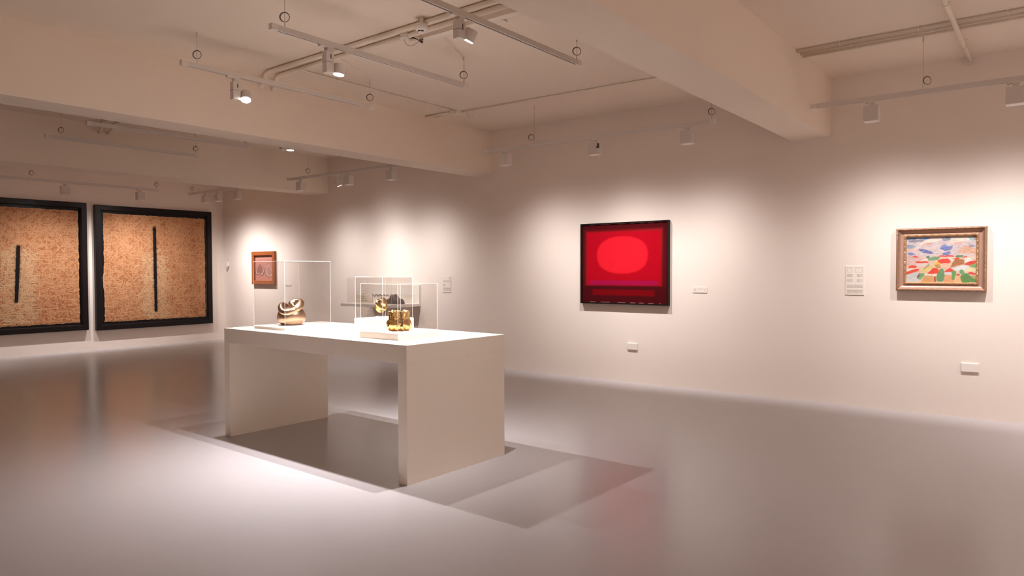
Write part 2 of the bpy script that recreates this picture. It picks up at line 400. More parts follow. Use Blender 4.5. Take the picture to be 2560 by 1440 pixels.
# ---------------------------------------------------------------- numpy paint helpers
def vnoise(U, V, sx, sy, seed):
    r = np.random.default_rng(seed); g_ = r.random((int(sy)+3, int(sx)+3)); x = U*sx; y = V*sy
    xi = np.clip(np.floor(x).astype(int), 0, int(sx)+1); yi = np.clip(np.floor(y).astype(int), 0, int(sy)+1); fx = np.clip(x-xi, 0, 1); fy = np.clip(y-yi, 0, 1)
    fx = fx*fx*(3-2*fx); fy = fy*fy*(3-2*fy)
    return (g_[yi, xi]*(1-fx)+g_[yi, xi+1]*fx)*(1-fy)+(g_[yi+1, xi]*(1-fx)+g_[yi+1, xi+1]*fx)*fy
def fbm(U, V, sx, sy, seed, o=4):
    t = 0; a = .5
    for k in range(o): t = t+a*vnoise(U, V, sx*2**k, sy*2**k, seed+k); a *= .5
    return t/(1-.5**o)
def sst(x, a, b):
    t = np.clip((x-a)/(b-a), 0, 1); return t*t*(3-2*t)
def lin(c):
    c = np.array(c, float)/255; return np.where(c <= .04045, c/12.92, ((c+.055)/1.055)**2.4)
def over(img, mask, c): return img*(1-mask[..., None])+lin(c)*mask[..., None]
def sheet(name, P00, PU, PV, nu, nv, colfn, material, parent=None, relief=None, nrm=None):
    """grid sheet from P00 (top-left) along PU (right) and PV (down), painted per vertex"""
    U, V = np.meshgrid(np.linspace(0, 1, nu), np.linspace(0, 1, nv)); C = colfn(U, V)
    P = np.array(P00)[None, None]+U[..., None]*np.array(PU)+V[..., None]*np.array(PV)
    if relief is not None:
        h, du, dv = relief(U, V); P = P+h[..., None]*np.array(nrm)+du[..., None]*np.array(PU)+dv[..., None]*np.array(PV)
    off = base_of(parent); P = P.reshape(-1, 3)-np.array(off)
    idx = np.arange(nu*nv).reshape(nv, nu)
    F = np.stack([idx[:-1, :-1], idx[1:, :-1], idx[1:, 1:], idx[:-1, 1:]], -1).reshape(-1, 4)
    me = bpy.data.meshes.new(name); me.vertices.add(len(P)); me.vertices.foreach_set('co', P.ravel())
    me.loops.add(F.size); me.loops.foreach_set('vertex_index', F.ravel().astype(np.int32))
    me.polygons.add(len(F)); me.polygons.foreach_set('loop_start', np.arange(0, F.size, 4, dtype=np.int32))
    me.update(calc_edges=True); me.validate()
    at = me.color_attributes.new('Col', 'FLOAT_COLOR', 'POINT')
    c4 = np.ones((len(P), 4)); c4[:, :3] = C.reshape(-1, 3); at.data.foreach_set('color', c4.ravel())
    me.polygons.foreach_set('use_smooth', np.ones(len(F), bool)); me.materials.append(material)
    o = bpy.data.objects.new(name, me); COL.objects.link(o)
    if parent is not None: o.parent = parent
    return o
def frame_mesh(P00, ux, uz, wid, hei, nrm, prof, seg=1, mod=None):
    """mitred picture frame: P00 top-left corner on the wall, ux right, uz down, prof = [(inset, height)]"""
    b = B(); P00 = Vector(P00); ux = Vector(ux); uz = Vector(uz); nrm = Vector(nrm)
    loopn = []
    for (ins, h) in prof:
        ring = []; x0, x1, z0, z1 = ins, wid-ins, ins, hei-ins
        cs = [(x0, z0), (x1, z0), (x1, z1), (x0, z1)]; acc = 0
        for k in range(4):
            a, c = cs[k], cs[(k+1) % 4]
            for s_ in range(seg):
                t = s_/seg; x = a[0]+(c[0]-a[0])*t; z = a[1]+(c[1]-a[1])*t
                hh = h+(mod(ins, t*seg) if mod and s_ else 0)
                ring.append(P00+ux*x+uz*z+nrm*hh)
        loopn.append(ring)
    n = 4*seg; vs = [p for r_ in loopn for p in r_]; fs = []
    for j in range(len(prof)-1):
        for k in range(n): fs.append((j*n+k, (j+1)*n+k, (j+1)*n+(k+1) % n, j*n+(k+1) % n))
    return b.add(vs, fs)

# ---------------------------------------------------------------- red painting
M_canvas = painted('oil_on_canvas', 0.55, 0.12, 220); M_canvas_matte = painted('matte_red_canvas', 0.85, 0.06, 260, 0.08)
rx0, rx1, rz0, rz1 = 8.727, 9.972, .978, 2.012
red = thing('red_painting', 'square red painting with a soft glowing oval and thin black frame', 'painting', ((rx0+rx1)/2, 0, rz0))
obj('frame', frame_mesh((rx0, 0, rz1), (1, 0, 0), (0, 0, -1), rx1-rx0, rz1-rz0, (0, -1, 0), [(0, .001), (0, .050), (.018, .050), (.018, .030), (.03, .030)]), mat('thin_black_frame', (.010, .005, .004), .5, 0, .2), red)
def red_paint(U, V):
    n = fbm(U, V, 60, 60, 5, 3); n2 = fbm(U, V, 4, 4, 11, 3)
    img = np.zeros(U.shape+(3,))+lin((92, 12, 20)); img = over(img, sst(U+.15*n2, .2, .0)*.6, (70, 22, 22))
    img = over(img, sst(V, .70, .88)*.55, (66, 10, 14))
    halo = sst(np.minimum(np.minimum(U-.02, .965-U), np.minimum(V-.055, .81-V)), 0, .06)
    img = over(img, halo, (176, 22, 30))
    halo_c = sst((U+(1-V))*.5, .70, .92)*halo; img = over(img, halo_c*.7, (165, 48, 48))
    fld = sst(np.minimum(np.minimum(U-.045, .945-U), np.minimum(V-.085, .79-V)), 0, .035)
    img = over(img, fld, (196, 0, 28)); img = over(img, fld*sst(V, .35, .05)*.4, (214, 10, 40))
    e = (np.abs((U-.485)/.295)**2.35+np.abs((V-.395)/.232)**2.35)**(1/2.35)
    img = over(img, sst(e, 1.07, .95), (250, 30, 48))
    bar = sst(np.minimum(np.minimum(U-.09, .90-U), np.minimum(V-.715, .775-V)), -.004, .010)
    img = over(img, bar*(.75+.25*n), (176, 14, 78))
    gap = sst(np.minimum(np.minimum(U-.03, .97-U), np.minimum(V-.785, 2-V)), -.01, .02); img = over(img, gap*.85, (84, 6, 14))
    bar2 = sst(np.minimum(np.minimum(U-.125, .86-U), np.minimum(V-.828, .912-V)), -.006, .016); img = over(img, bar2, (132, 0, 10))
    img = img*(.93+.14*n[..., None])*.66
    ed = np.minimum(V, 1-V); dash = (np.sin(U*46+2*np.sin(U*9)) > -.1)&(ed < .007)&(U > .06)&(U < .93)
    img = over(img, dash.astype(float)*.45, (190, 130, 130))
    return np.clip(img, 0, 1)
sheet('canvas', (rx0+.018, -.034, rz1-.018), (rx1-rx0-.036, 0, 0), (0, 0, -(rz1-rz0-.036)), 210, 180, red_paint, M_canvas_matte, red)

# ---------------------------------------------------------------- gilt framed village landscape
lx0, lx1, lz0, lz1 = 12.409, 13.157, 1.200, 1.811
land = thing('landscape_painting', 'small colourful village landscape in a broad carved brown gilt frame', 'painting', ((lx0+lx1)/2, 0, lz0))
pr = [(0, .001), (0, .052), (.006, .058), (.014, .060), (.020, .052), (.024, .046), (.030, .040)]
bead = lambda ins, k: (.0016*math.sin(k*PI*.9) if ins in (.014, .030) else .003*math.sin(k*PI*.9) if ins in (.070, .078) else 0)
obj('outer_molding', frame_mesh((lx0, 0, lz1), (1, 0, 0), (0, 0, -1), lx1-lx0, lz1-lz0, (0, -1, 0), pr, 110, bead), M_frame, land, smooth=False)
pr2 = [(.030, .040), (.036, .030), (.046, .024), (.058, .022), (.064, .024)]
obj('cove_molding', frame_mesh((lx0, 0, lz1), (1, 0, 0), (0, 0, -1), lx1-lx0, lz1-lz0, (0, -1, 0), pr2, 1), mat('rose_brown_cove', (.42, .25, .19), .45, .2, .5, .1, 60, .1, 20), land)
pr3 = [(.064, .024), (.067, .032), (.070, .034), (.078, .034), (.084, .026), (.084, .008)]
obj('inner_beading', frame_mesh((lx0, 0, lz1), (1, 0, 0), (0, 0, -1), lx1-lx0, lz1-lz0, (0, -1, 0), pr3, 90, bead), M_gilt, land)
POLYS = [  # crop-space outlines of the brush patches (402..1490, 330..1042), sRGB
 ((402,330,1490,330,1490,640,402,640),(214,196,196)), ((402,345,620,345,540,380,402,385),(70,140,200)), ((600,340,790,345,720,380,610,385),(96,160,214)),
 ((440,385,660,365,690,390,540,420,430,410),(120,120,140)), ((720,380,900,355,960,390,800,420,560,470),(240,226,208)), ((402,450,520,450,560,480,470,520,402,510),(126,150,176)),
 ((960,350,1110,345,1090,400,980,400),(122,140,160)), ((1100,360,1340,350,1400,400,1200,430,1080,420),(238,224,206)), ((1365,350,1430,350,1440,420,1390,400),(132,190,200)), ((1430,340,1490,340,1490,410,1450,400),(150,130,130)),
 ((660,440,820,430,780,455,680,465),(226,150,130)), ((1130,430,1290,420,1250,455,1190,455),(228,160,140)), ((600,520,700,520,800,560,840,600,700,590,620,550),(66,90,170)), ((640,545,740,560,800,590,690,580),(90,110,190)),
 ((930,510,1000,455,1060,485,1140,480,1110,540,1010,560),(64,100,176)), ((980,470,1040,470,1020,540,960,530),(84,120,200)), ((980,580,1070,560,1110,590,1050,625,970,605),(84,110,180)), ((420,575,500,580,560,610,480,620,425,600),(110,120,180)),
 ((402,510,600,520,560,560,402,560),(226,190,180)), ((1230,540,1300,480,1370,475,1480,520,1485,620,1400,600,1210,600),(224,172,142)), ((1370,470,1480,475,1470,500,1385,500),(110,136,180)), ((1310,500,1450,500,1440,600,1330,590),(226,170,136)),
 ((402,630,540,620,760,700,740,760,402,780),(216,180,170)), ((490,635,560,630,610,655,540,660),(220,70,60)), ((720,640,780,625,780,660,730,670),(90,120,130)), ((745,660,850,640,950,655,900,690,780,705,750,690),(112,160,110)),
 ((1160,640,1200,620,1300,625,1280,655,1190,660),(96,140,90)), ((895,640,960,620,1150,625,1150,645,900,645),(226,70,56)), ((650,685,745,675,740,715,660,710),(236,222,214)), ((545,720,600,712,770,720,740,745,560,745),(226,66,44)),
 ((560,745,760,745,740,800,560,790),(226,206,196)), ((800,700,980,690,960,720,810,725),(232,190,170)), ((915,690,1060,675,1110,710,1080,750,950,755,900,720),(232,60,40)), ((1060,660,1180,650,1200,690,1100,700),(236,216,196)),
 ((1130,670,1220,655,1250,680,1170,690),(228,60,44)), ((1170,690,1260,680,1310,700,1310,760,1180,790,1090,820,1130,740),(176,112,60)), ((1280,650,1340,640,1350,660,1290,665),(222,62,48)), ((1310,670,1400,665,1440,720,1310,730),(238,224,212)),
 ((1380,720,1480,710,1490,745,1400,785,1300,770),(222,60,44)), ((1400,760,1490,755,1490,820,1400,810),(130,170,110)), ((848,740,900,725,940,745,920,770,860,770),(240,190,40)), ((850,770,940,760,950,820,880,830),(196,140,80)),
 ((440,790,490,770,580,785,560,820,440,825),(226,60,36)), ((410,830,580,825,600,835,420,870),(236,226,210)), ((402,880,560,830,620,835,600,865,402,925),(228,66,40)), ((640,850,850,770,870,790,700,900,640,890),(226,200,120)), ((700,800,770,750,780,790,680,850),(180,170,110)),
 ((735,905,840,815,920,845,930,915),(234,56,30)), ((402,925,560,880,640,920,600,1042,402,1042),(206,206,204)), ((610,900,690,905,700,930,640,1000,600,990),(110,170,110)), ((580,940,615,900,620,950,580,990),(130,70,70)),
 ((700,910,900,920,880,950,690,930),(240,228,206)), ((640,1042,700,935,840,930,860,1042),(214,160,100)), ((850,950,880,950,880,1042,850,1042),(176,60,44)), ((885,1030,890,930,940,835,980,830,1010,870,1015,940,995,1030),(98,150,100)),
 ((1010,870,1090,820,1150,850,1120,885,1030,890),(230,66,50)), ((1020,890,1110,885,1110,915,1020,920),(206,216,220)), ((1000,1042,1020,930,1120,930,1160,1042),(226,160,110)), ((1120,1000,1120,880,1150,855,1190,880,1180,960,1165,1010),(96,156,84)),
 ((1120,830,1290,780,1400,800,1290,860,1180,860),(222,226,224)), ((1180,930,1210,905,1250,915,1230,940),(206,80,60)), ((1150,1042,1180,940,1260,930,1290,1042),(230,180,130)), ((1235,900,1240,860,1270,840,1300,860,1320,900,1280,920),(104,160,100)),
 ((1260,930,1350,890,1400,950,1490,1000,1490,1042,1270,1042),(84,140,70)), ((1390,800,1490,820,1490,870,1300,870),(232,220,170)), ((1360,895,1400,880,1490,895,1480,925,1380,920),(224,60,56)), ((1380,930,1480,940,1490,1000,1420,970),(180,170,110)), ((950,760,1100,760,1060,840,1000,850,950,800),(234,190,160)),
]
def land_paint(U, V):
    x = 402+U*1088+10*(fbm(U, V, 14, 10, 3, 3)-.5)*2; y = 330+V*712+9*(fbm(U, V, 14, 10, 23, 3)-.5)*2
    img = np.zeros(U.shape+(3,))+lin((228, 196, 176))
    for pts, c in POLYS:
        n = len(pts)//2; ins = np.zeros(U.shape, bool); j = n-1
        for i in range(n):
            xi, yi, xj, yj = pts[2*i], pts[2*i+1], pts[2*j], pts[2*j+1]
            if yi != yj: ins ^= ((yi > y) != (yj > y)) & (x < (xj-xi)*(y-yi)/(yj-yi)+xi)
            j = i
        img = over(img, ins.astype(float)*.93, c)
    k = img[1:-1, 1:-1]*.5+(img[:-2, 1:-1]+img[2:, 1:-1]+img[1:-1, :-2]+img[1:-1, 2:])*.125; img[1:-1, 1:-1] = k
    st = fbm((U+.3*V)/1.3, V, 30, 50, 41, 3); sky = sst(V, .42, .36)
    img = img*(.84+.32*st[..., None]); img = img*(1-.18*sky[..., None])+sky[..., None]*.18*lin((236, 214, 204))*st[..., None]*1.6
    return np.clip(img*.74, 0, 1)
sheet('canvas', (lx0+.084, -.012, lz1-.084), (lx1-lx0-.168, 0, 0), (0, 0, -(lz1-lz0-.168)), 230, 160, land_paint, M_canvas, land)

# ---------------------------------------------------------------- small brown framed picture
bx0, bx1, bz0, bz1 = 1.092, 1.858, 1.148, 1.788
brn = thing('small_framed_relief', 'small pink abstract picture of two loops in a red-brown wooden frame', 'painting', ((bx0+bx1)/2, 0, bz0))
obj('frame', frame_mesh((bx0, 0, bz1), (1, 0, 0), (0, 0, -1), bx1-bx0, bz1-bz0, (0, -1, 0), [(0, .001), (0, .045), (.005, .05), (.073, .05), (.078, .045), (.078, .012)]), M_brownwood, brn)
def brown_paint(U, V):
    n = fbm(U, V, 12, 12, 77, 4); img = np.zeros(U.shape+(3,))+lin((178, 118, 102)); img = over(img, n*.5, (150, 90, 82)); img = over(img, sst(V, .2, .05)*.6, (180, 140, 126))
    def shape(cx, cy, sx, sy, sk):
        x = (U-cx-sk*(V-cy))/sx; y = (V-cy)/sy; yy = y*1.0; return np.sqrt(np.maximum(0, (x*x)/(np.clip(.62+.38*yy, .2, 1.3)**2)+yy*yy))
    for (cx, cy, sx, sy, sk, fillc) in ((.27, .54, .36, .27, -.1, (140, 92, 84)), (.75, .60, .34, .27, .14, (184, 138, 124))):
        d = shape(cx, cy, sx, sy, sk)+.35*(fbm(U, V, 5, 5, 91, 2)-.5)
        img = over(img, sst(d, 1.02, .96)*.8, fillc)
        for rr_ in (.98, .68, .40, .20): img = over(img, np.exp(-((d-rr_)/.045)**2), (84, 46, 44))
        img = over(img, np.exp(-((d-.83)/.05)**2)*.8, (210, 176, 164))
    return np.clip(img, 0, 1)
sheet('relief_picture', (bx0+.078, -.014, bz1-.078), (bx1-bx0-.156, 0, 0), (0, 0, -(bz1-bz0-.156)), 100, 80, brown_paint, M_canvas, brn)

# ---------------------------------------------------------------- two big black-framed paper works on the left wall
M_paper = painted('wrinkled_handmade_paper', 0.8, 0.35, 60, 0.2)
def draw_strokes(nu, nv, n, seed, maxlen=.12, region=None):
    h = np.zeros((nv, nu)); r = np.random.default_rng(seed)
    yy, xx = np.mgrid[0:nv, 0:nu]
    for k in range(n):
        x0, y0 = r.random(2)
        if region: x0 = region[0]+x0*(region[1]-region[0]); y0 = region[2]+y0*(region[3]-region[2])
        a = r.choice([0, PI/2, PI/4, -PI/4, r.random()*PI]); ln = r.random()*maxlen+.02; curv = r.normal()*6*(r.random() < .4)
        w_ = .7+r.random()*.6; sgn = 1 if r.random() < .6 else -.8
        for t in np.linspace(0, 1, max(3, int(ln*nu))):
            x = (x0+math.cos(a)*ln*t)*nu; y = (y0+math.sin(a)*ln*t)*nv; a += curv/max(3, int(ln*nu))*ln*4
            xi, yi = int(x), int(y)
            if 2 <= xi < nu-3 and 2 <= yi < nv-3:
                sl = (slice(yi-2, yi+3), slice(xi-2, xi+3)); g_ = np.exp(-((xx[sl]-x)**2+(yy[sl]-y)**2)/(2*w_*w_))
                h[sl] = np.where(np.abs(h[sl]) > g_, h[sl], sgn*g_)
    return h
def paper_work(label, y0, y1, z0, z1, py0, py1, pz0, pz1, stripe, seed, deep):
    t = thing('paper_artwork', label, 'artwork', (0, (y0+y1)/2, z0), 'large paper works on the left wall')
    obj('frame', frame_mesh((0, y0, z1), (0, 1, 0), (0, 0, -1), y1-y0, z1-z0, (1, 0, 0), [(0, .001), (0, .075), (.008, .080), (.085, .080), (.092, .070), (.10, .040), (.105, .040)]), M_black, t)
    bk = B().box(.001, .022, y0+.10, y1-.10, z0+.10, z1-.10); obj('black_mount', bk, M_black, t)
    nu, nv = 350, 340
    st = draw_strokes(nu, nv, 4200, seed); ly = (stripe[0][0]-py0)/(py1-py0)
    st2 = draw_strokes(nu, nv, 900, seed+1, .06, (max(0, ly-.13), min(1, ly+.10), .35, .98))
    def relief(U, V):
        f = fbm(U, V, 30, 30, seed+5, 4)-.5; wr = fbm(U, V, 14, 60, seed+6, 3)-.5
        h = .003*f+.003*wr+.0018*st+.0015*np.maximum(st2, 0)
        m = sst(np.minimum(np.minimum(U, 1-U), np.minimum(V, 1-V)), 0, .012); edge = 1-m
        du = edge*(fbm(V, V, 34, 2, seed+9, 4)-.5)*.014; dv = edge*(fbm(U, U, 34, 2, seed+13, 4)-.5)*.013
        du += np.where(U < .5, 1, 0)*edge*(-.014*np.exp(-((V-.62)/.08)**2))
        return h*1.0+.004-.003*edge, du, dv
    def col(U, V):
        f = fbm(U, V, 10, 10, seed+20, 4); wr = fbm(U, V, 18, 90, seed+21, 3)
        img = np.zeros(U.shape+(3,))+lin((206, 140, 94)); img = over(img, np.clip(f*1.3-.3, 0, 1)*.6, (190, 118, 72)); img = over(img, np.clip(wr-.5, 0, 1)*1.0, (160, 92, 54))
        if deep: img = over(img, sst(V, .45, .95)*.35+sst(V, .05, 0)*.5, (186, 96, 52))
        img = over(img, np.clip(st, 0, 1)*.6, (236, 180, 134)); img = over(img, np.clip(-st, 0, 1)*.5, (150, 84, 48))
        img = over(img, np.clip(st2, 0, 1)*.7, (230, 196, 150))
        e = np.minimum(np.minimum(U, 1-U), np.minimum(V, 1-V)); img = over(img, sst(e, .012, 0)*.6, (236, 188, 140))
        (sy0, sz0), (sy1, sz1) = stripe; vy = pz1-V*(pz1-pz0); tt = (vy-sz0)/(sz1-sz0); cx = ((sy0+(sy1-sy0)*np.clip(tt, 0, 1))-py0)/(py1-py0)
        spl = np.exp(-(np.abs(U-cx)/(.016+.022*fbm(V, V, 60, 2, seed+30, 3)))**2)*((tt > -.02)&(tt < 1.0))*fbm(U, V, 90, 90, seed+31, 2)
        img = over(img, np.clip(spl*1.3-.1, 0, .85), (28, 24, 22))
        return np.clip(img*.67, 0, 1)
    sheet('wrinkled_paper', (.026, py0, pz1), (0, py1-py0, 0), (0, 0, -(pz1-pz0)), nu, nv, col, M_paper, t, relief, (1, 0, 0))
    (sy0, sz0), (sy1, sz1) = stripe; b = B(); vs = []; N = 90; r = np.random.default_rng(seed+40)
    for i in range(N+1):
        q = i/N; y = sy0+(sy1-sy0)*q; z = sz0+(sz1-sz0)*q; hw_ = .030*(1-.25*abs(q-.4)); a = hw_*(1+.22*(r.random()-.5)); c = hw_*(1+.22*(r.random()-.5))
        vs += [(.030, y-a, z), (.042, y-a*.8, z), (.042, y+c*.8, z), (.030, y+c, z)]
    fs = []
    for i in range(N):
        for k in range(3): fs.append((i*4+k, i*4+k+1, i*4+4+k+1, i*4+4+k))
    fs += [(0, 3, 2, 1), (N*4, N*4+1, N*4+2, N*4+3)]
    b.add(vs, fs); obj('black_stripe', b, M_ink, t)
paper_work('black-framed tan paper work with a long black vertical slash, beside the room corner', -2.490, -.300, .350, 2.605, -2.335, -.425, .492, 2.462, ((-1.426, 2.247), (-1.420, .647)), 100, False)
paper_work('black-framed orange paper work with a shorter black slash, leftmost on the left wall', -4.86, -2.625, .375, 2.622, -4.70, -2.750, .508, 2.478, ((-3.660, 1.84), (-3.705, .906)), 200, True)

# ---------------------------------------------------------------- labels and wall plates
M_print = painted('printed_card', .7, 0, 1, .2)
def label_card(name, label, x0, x1, z0, z1, rows, y=-.004, boxes=()):
    t = thing(name, label, 'label', ((x0+x1)/2, 0, z0))
    obj('card', B().box(x0, x1, -.0055, -.0005, z0, z1, c=.0006), M_label, t)
    def col(U, V):
        img = np.zeros(U.shape+(3,))+lin((232, 220, 208)); n = vnoise(U, V, 70, 2, 9)
        for (u0, u1, v0, v1, k) in rows:
            ln = (U > u0)&(U < u1)&(V > v0)&(V < v1)&(np.sin((V-v0)/max(1e-3, v1-v0)*PI*2*k-PI/2) > -.35)&(n > .22)
            img = over(img, ln.astype(float)*.55, (150, 132, 122))
        for (u0, u1, v0, v1) in boxes:
            o_ = (U > u0)&(U < u1)&(V > v0)&(V < v1); i_ = (U > u0+.03)&(U < u1-.03)&(V > v0+.02)&(V < v1-.02)
            img = over(img, (o_ & ~i_).astype(float)*.35, (150, 132, 122))
        return img
    nu = 70; nv = max(20, int(70*(z1-z0)/(x1-x0)))
    sheet('printed_text', (x0+.003, -.0062, z1-.003), (x1-x0-.006, 0, 0), (0, 0, -(z1-z0-.006)), nu, nv, col, M_print, t)
    return t
label_card('wall_text_panel', 'tall pale text panel left of the landscape painting', 11.935, 12.112, 1.147, 1.446,
    [(.06, .38, .27, .38, 3), (.62, .95, .27, .38, 3), (.06, .38, .44, .56, 3), (.62, .95, .44, .56, 3), (.06, .95, .64, .76, 3), (.06, .95, .82, .96, 3)], boxes=((.06, .36, .04, .22), (.52, .94, .04, .22)))
label_card('wall_caption', 'small wide caption card right of the red painting', 10.262, 10.440, 1.140, 1.208, [(.10, .24, .2, .7, 2), (.30, .75, .2, .42, 1), (.80, .95, .2, .7, 2)])
label_card('wall_text_panel', 'pale text panel on the wall right of the wall shelf', 6.211, 6.384, 1.074, 1.323, [(.75, .95, .05, .18, 2), (.06, .95, .24, .38, 2), (.06, .34, .48, .62, 2), (.06, .95, .70, .92, 3)])
label_card('wall_caption', 'small caption card right of the brown framed picture', 2.153, 2.317, 1.127, 1.170, [(.1, .5, .2, .8, 2), (.6, .9, .2, .5, 1)])
def plate(label, x0, x1, z0, z1):
    t = thing('wall_plate', label, 'wall plate', ((x0+x1)/2, 0, z0), 'low blank wall plates')
    obj('back_box', B().box(x0, x1, -.006, -.0005, z0, z1, c=.001), M_plinth, t)
    obj('cover', B().box(x0+.003, x1-.003, -.014, -.006, z0+.003, z1-.003, c=.0025), M_label, t)
plate('blank socket plate low on the wall under the red painting', 9.396, 9.542, .407, .495)
plate('blank socket plate low on the wall below the landscape painting', 12.960, 13.103, .436, .523)
sn = thing('climate_sensor', 'tiny white climate sensor with a short aerial beside the room corner', 'sensor', (.17, 0, 1.45))
obj('body', B().box(.13, .21, -.035, -.001, 1.50, 1.60, c=.006), M_plinth, sn)
obj('screen', B().box(.126, .1295, -.030, -.010, 1.525, 1.565), M_dark, sn)
obj('aerial', B().tube([(.17, -.018, 1.60), (.165, -.018, 1.68)], .004, 6), M_fix, sn)
obj('mount', B().lathe([(.012, 0), (.026, .03), (.03, .05)], 16, (.17, -.03, 1.45)), M_fix, sn)
cc = thing('caption_card', 'thin white caption card lying near the left end of the table', 'label', (8.10, -4.50, TZ), 'cards on the table')
obj('card', B().box(8.05, 8.15, -4.60, -4.44, TZ, TZ+.003), M_label, cc)
cc2 = thing('caption_card', 'thin white caption card lying at the near right corner of the table', 'label', (10.2, -4.6, TZ), 'cards on the table')
obj('card', B().box(10.13, 10.29, -4.655, -4.60, TZ, TZ+.003), M_label, cc2)

# ---------------------------------------------------------------- lighting tracks
def wire_set(t, x, y, ztrack, coil=1, coff=(0, 0), flat=(1, 0)):
    obj('suspension_wire', B().tube([(x, y, ztrack), (x, y, H)], .0016, 5), M_wire_light, t)
    obj('ceiling_anchor', B().tube([(x, y, H-.045), (x, y, H)], .007, 8), M_fix, t)
    obj('wire_grip', B().tube([(x, y, ztrack), (x, y, ztrack+.05)], .005, 8), M_fix, t)
    if coil:
        a = Vector((flat[0], flat[1], 0)); b = Vector((0, 0, 1)); c = (x+coff[0], y+coff[1], ztrack+.075)
        bb = B(); bb.torus(c, .034, .0028, a, b); bb.torus((c[0]+.001, c[1]+.001, c[2]-.001), .0325, .0024, a, b); bb.torus((c[0]-.001, c[1]-.001, c[2]+.001), .0355, .002, a, b)
        obj('wire_coil', bb, M_wire, t, smooth=True)
def track(label, p0, p1, z, wires, group, axis, coils=None):
    """z = underside; p0,p1 = run; axis 'x' or 'y'"""
    w_, h_ = .035, .040
    cx = (p0[0]+p1[0])/2; cy = (p0[1]+p1[1])/2
    t = thing('lighting_track', label, 'lighting track', (cx, cy, z), group)
    b = B()
    if axis == 'y': x = p0[0]; b.box(x-w_/2, x+w_/2, p0[1], p1[1], z+.008, z+h_); b.box(x-w_/2, x-w_/2+.010, p0[1], p1[1], z, z+.008); b.box(x+w_/2-.010, x+w_/2, p0[1], p1[1], z, z+.008)
    else: y = p0[1]; b.box(p0[0], p1[0], y-w_/2, y+w_/2, z+.008, z+h_); b.box(p0[0], p1[0], y-w_/2, y-w_/2+.010, z, z+.008); b.box(p0[0], p1[0], y+w_/2-.010, y+w_/2, z, z+.008)
    obj('rail', b, M_fix, t)
    s_ = B()
    if axis == 'y': s_.box(p0[0]-.0075, p0[0]+.0075, p0[1]+.06, p1[1]-.06, z+.0035, z+.0078)
    else: s_.box(p0[0]+.06, p1[0]-.06, p0[1]-.0075, p0[1]+.0075, z+.0035, z+.0078)
    obj('slot', s_, M_slot, t)
    for e in (p0, p1):
        if axis == 'y':
            q = e[1]; a, c = (q-.004, q+.05) if e is p0 else (q-.05, q+.004); obj('end_cap', B().box(e[0]-w_/2-.002, e[0]+w_/2+.002, a, c, z-.002, z+h_+.002), M_fixl, t)
        else:
            q = e[0]; a, c = (q-.004, q+.05) if e is p0 else (q-.05, q+.004); obj('end_cap', B().box(a, c, e[1]-w_/2-.002, e[1]+w_/2+.002, z-.002, z+h_+.002), M_fixl, t)
    for i, wp in enumerate(wires):
        wire_set(t, wp[0], wp[1], z+h_, 1, wp[2] if len(wp) > 2 else (0, 0), (.75, .66))
    return t
GC = 'ceiling tracks over the tables'; GW = 'tracks along the walls'
track('suspended grey track above the left end of the long table, farthest of its three', (8.0, -4.973), (8.0, -2.936), 3.10, [(8.0, -4.837), (8.0, -2.975)], GC, 'y')
track('suspended grey track above the middle of the long table', (9.28, -4.986), (9.28, -2.911), 3.118, [(9.28, -4.872), (9.28, -2.95)], GC, 'y')
track('suspended grey track above the right end of the long table, nearest the camera', (10.42, -4.95), (10.42, -2.747), 3.16, [(10.42, -4.84), (10.42, -2.785)], GC, 'y')
track('short suspended track seen below the far beam, with rings at both ends', (3.75, -4.509), (3.75, -2.547), 3.075, [(3.75, -4.331), (3.75, -2.58)], GC, 'y')
track('suspended track partly hidden above the edge of the middle beam', (5.0, -4.52), (5.0, -2.487), 3.07, [(5.0, -4.35), (5.0, -2.55)], GC, 'y')
track('suspended track mostly hidden behind the middle beam, holding one lit head', (6.16, -4.5), (6.16, -2.56), 3.07, [(6.16, -4.35), (6.16, -2.62)], GC, 'y')
track('wall track in front of the landscape painting', (11.836, -.95), (16.2, -.95), 2.910, [(12.745, -.95, (.03, .02)), (14.8, -.95)], GW, 'x')
track('wall track in front of the red painting', (7.858, -.95), (10.908, -.95), 2.905, [(8.64, -.95, (-.03, -.02)), (10.87, -.95, (.0, .0))], GW, 'x')
track('wall track above the wall shelf', (3.633, -.95), (6.70, -.95), 2.893, [(4.17, -.95), (6.4, -.95)], GW, 'x')
track('wall track above the small brown framed picture', (.445, -.95), (2.90, -.95), 2.872, [(.56, -.95), (2.7, -.95)], GW, 'x')
track('wall track along the left wall above the black-framed works', (1.0, -6.1), (1.0, -1.80), 2.835, [(1.0, -5.6), (1.0, -3.80, (.02, .03)), (1.0, -1.84, (.01, .0))], GW, 'y')

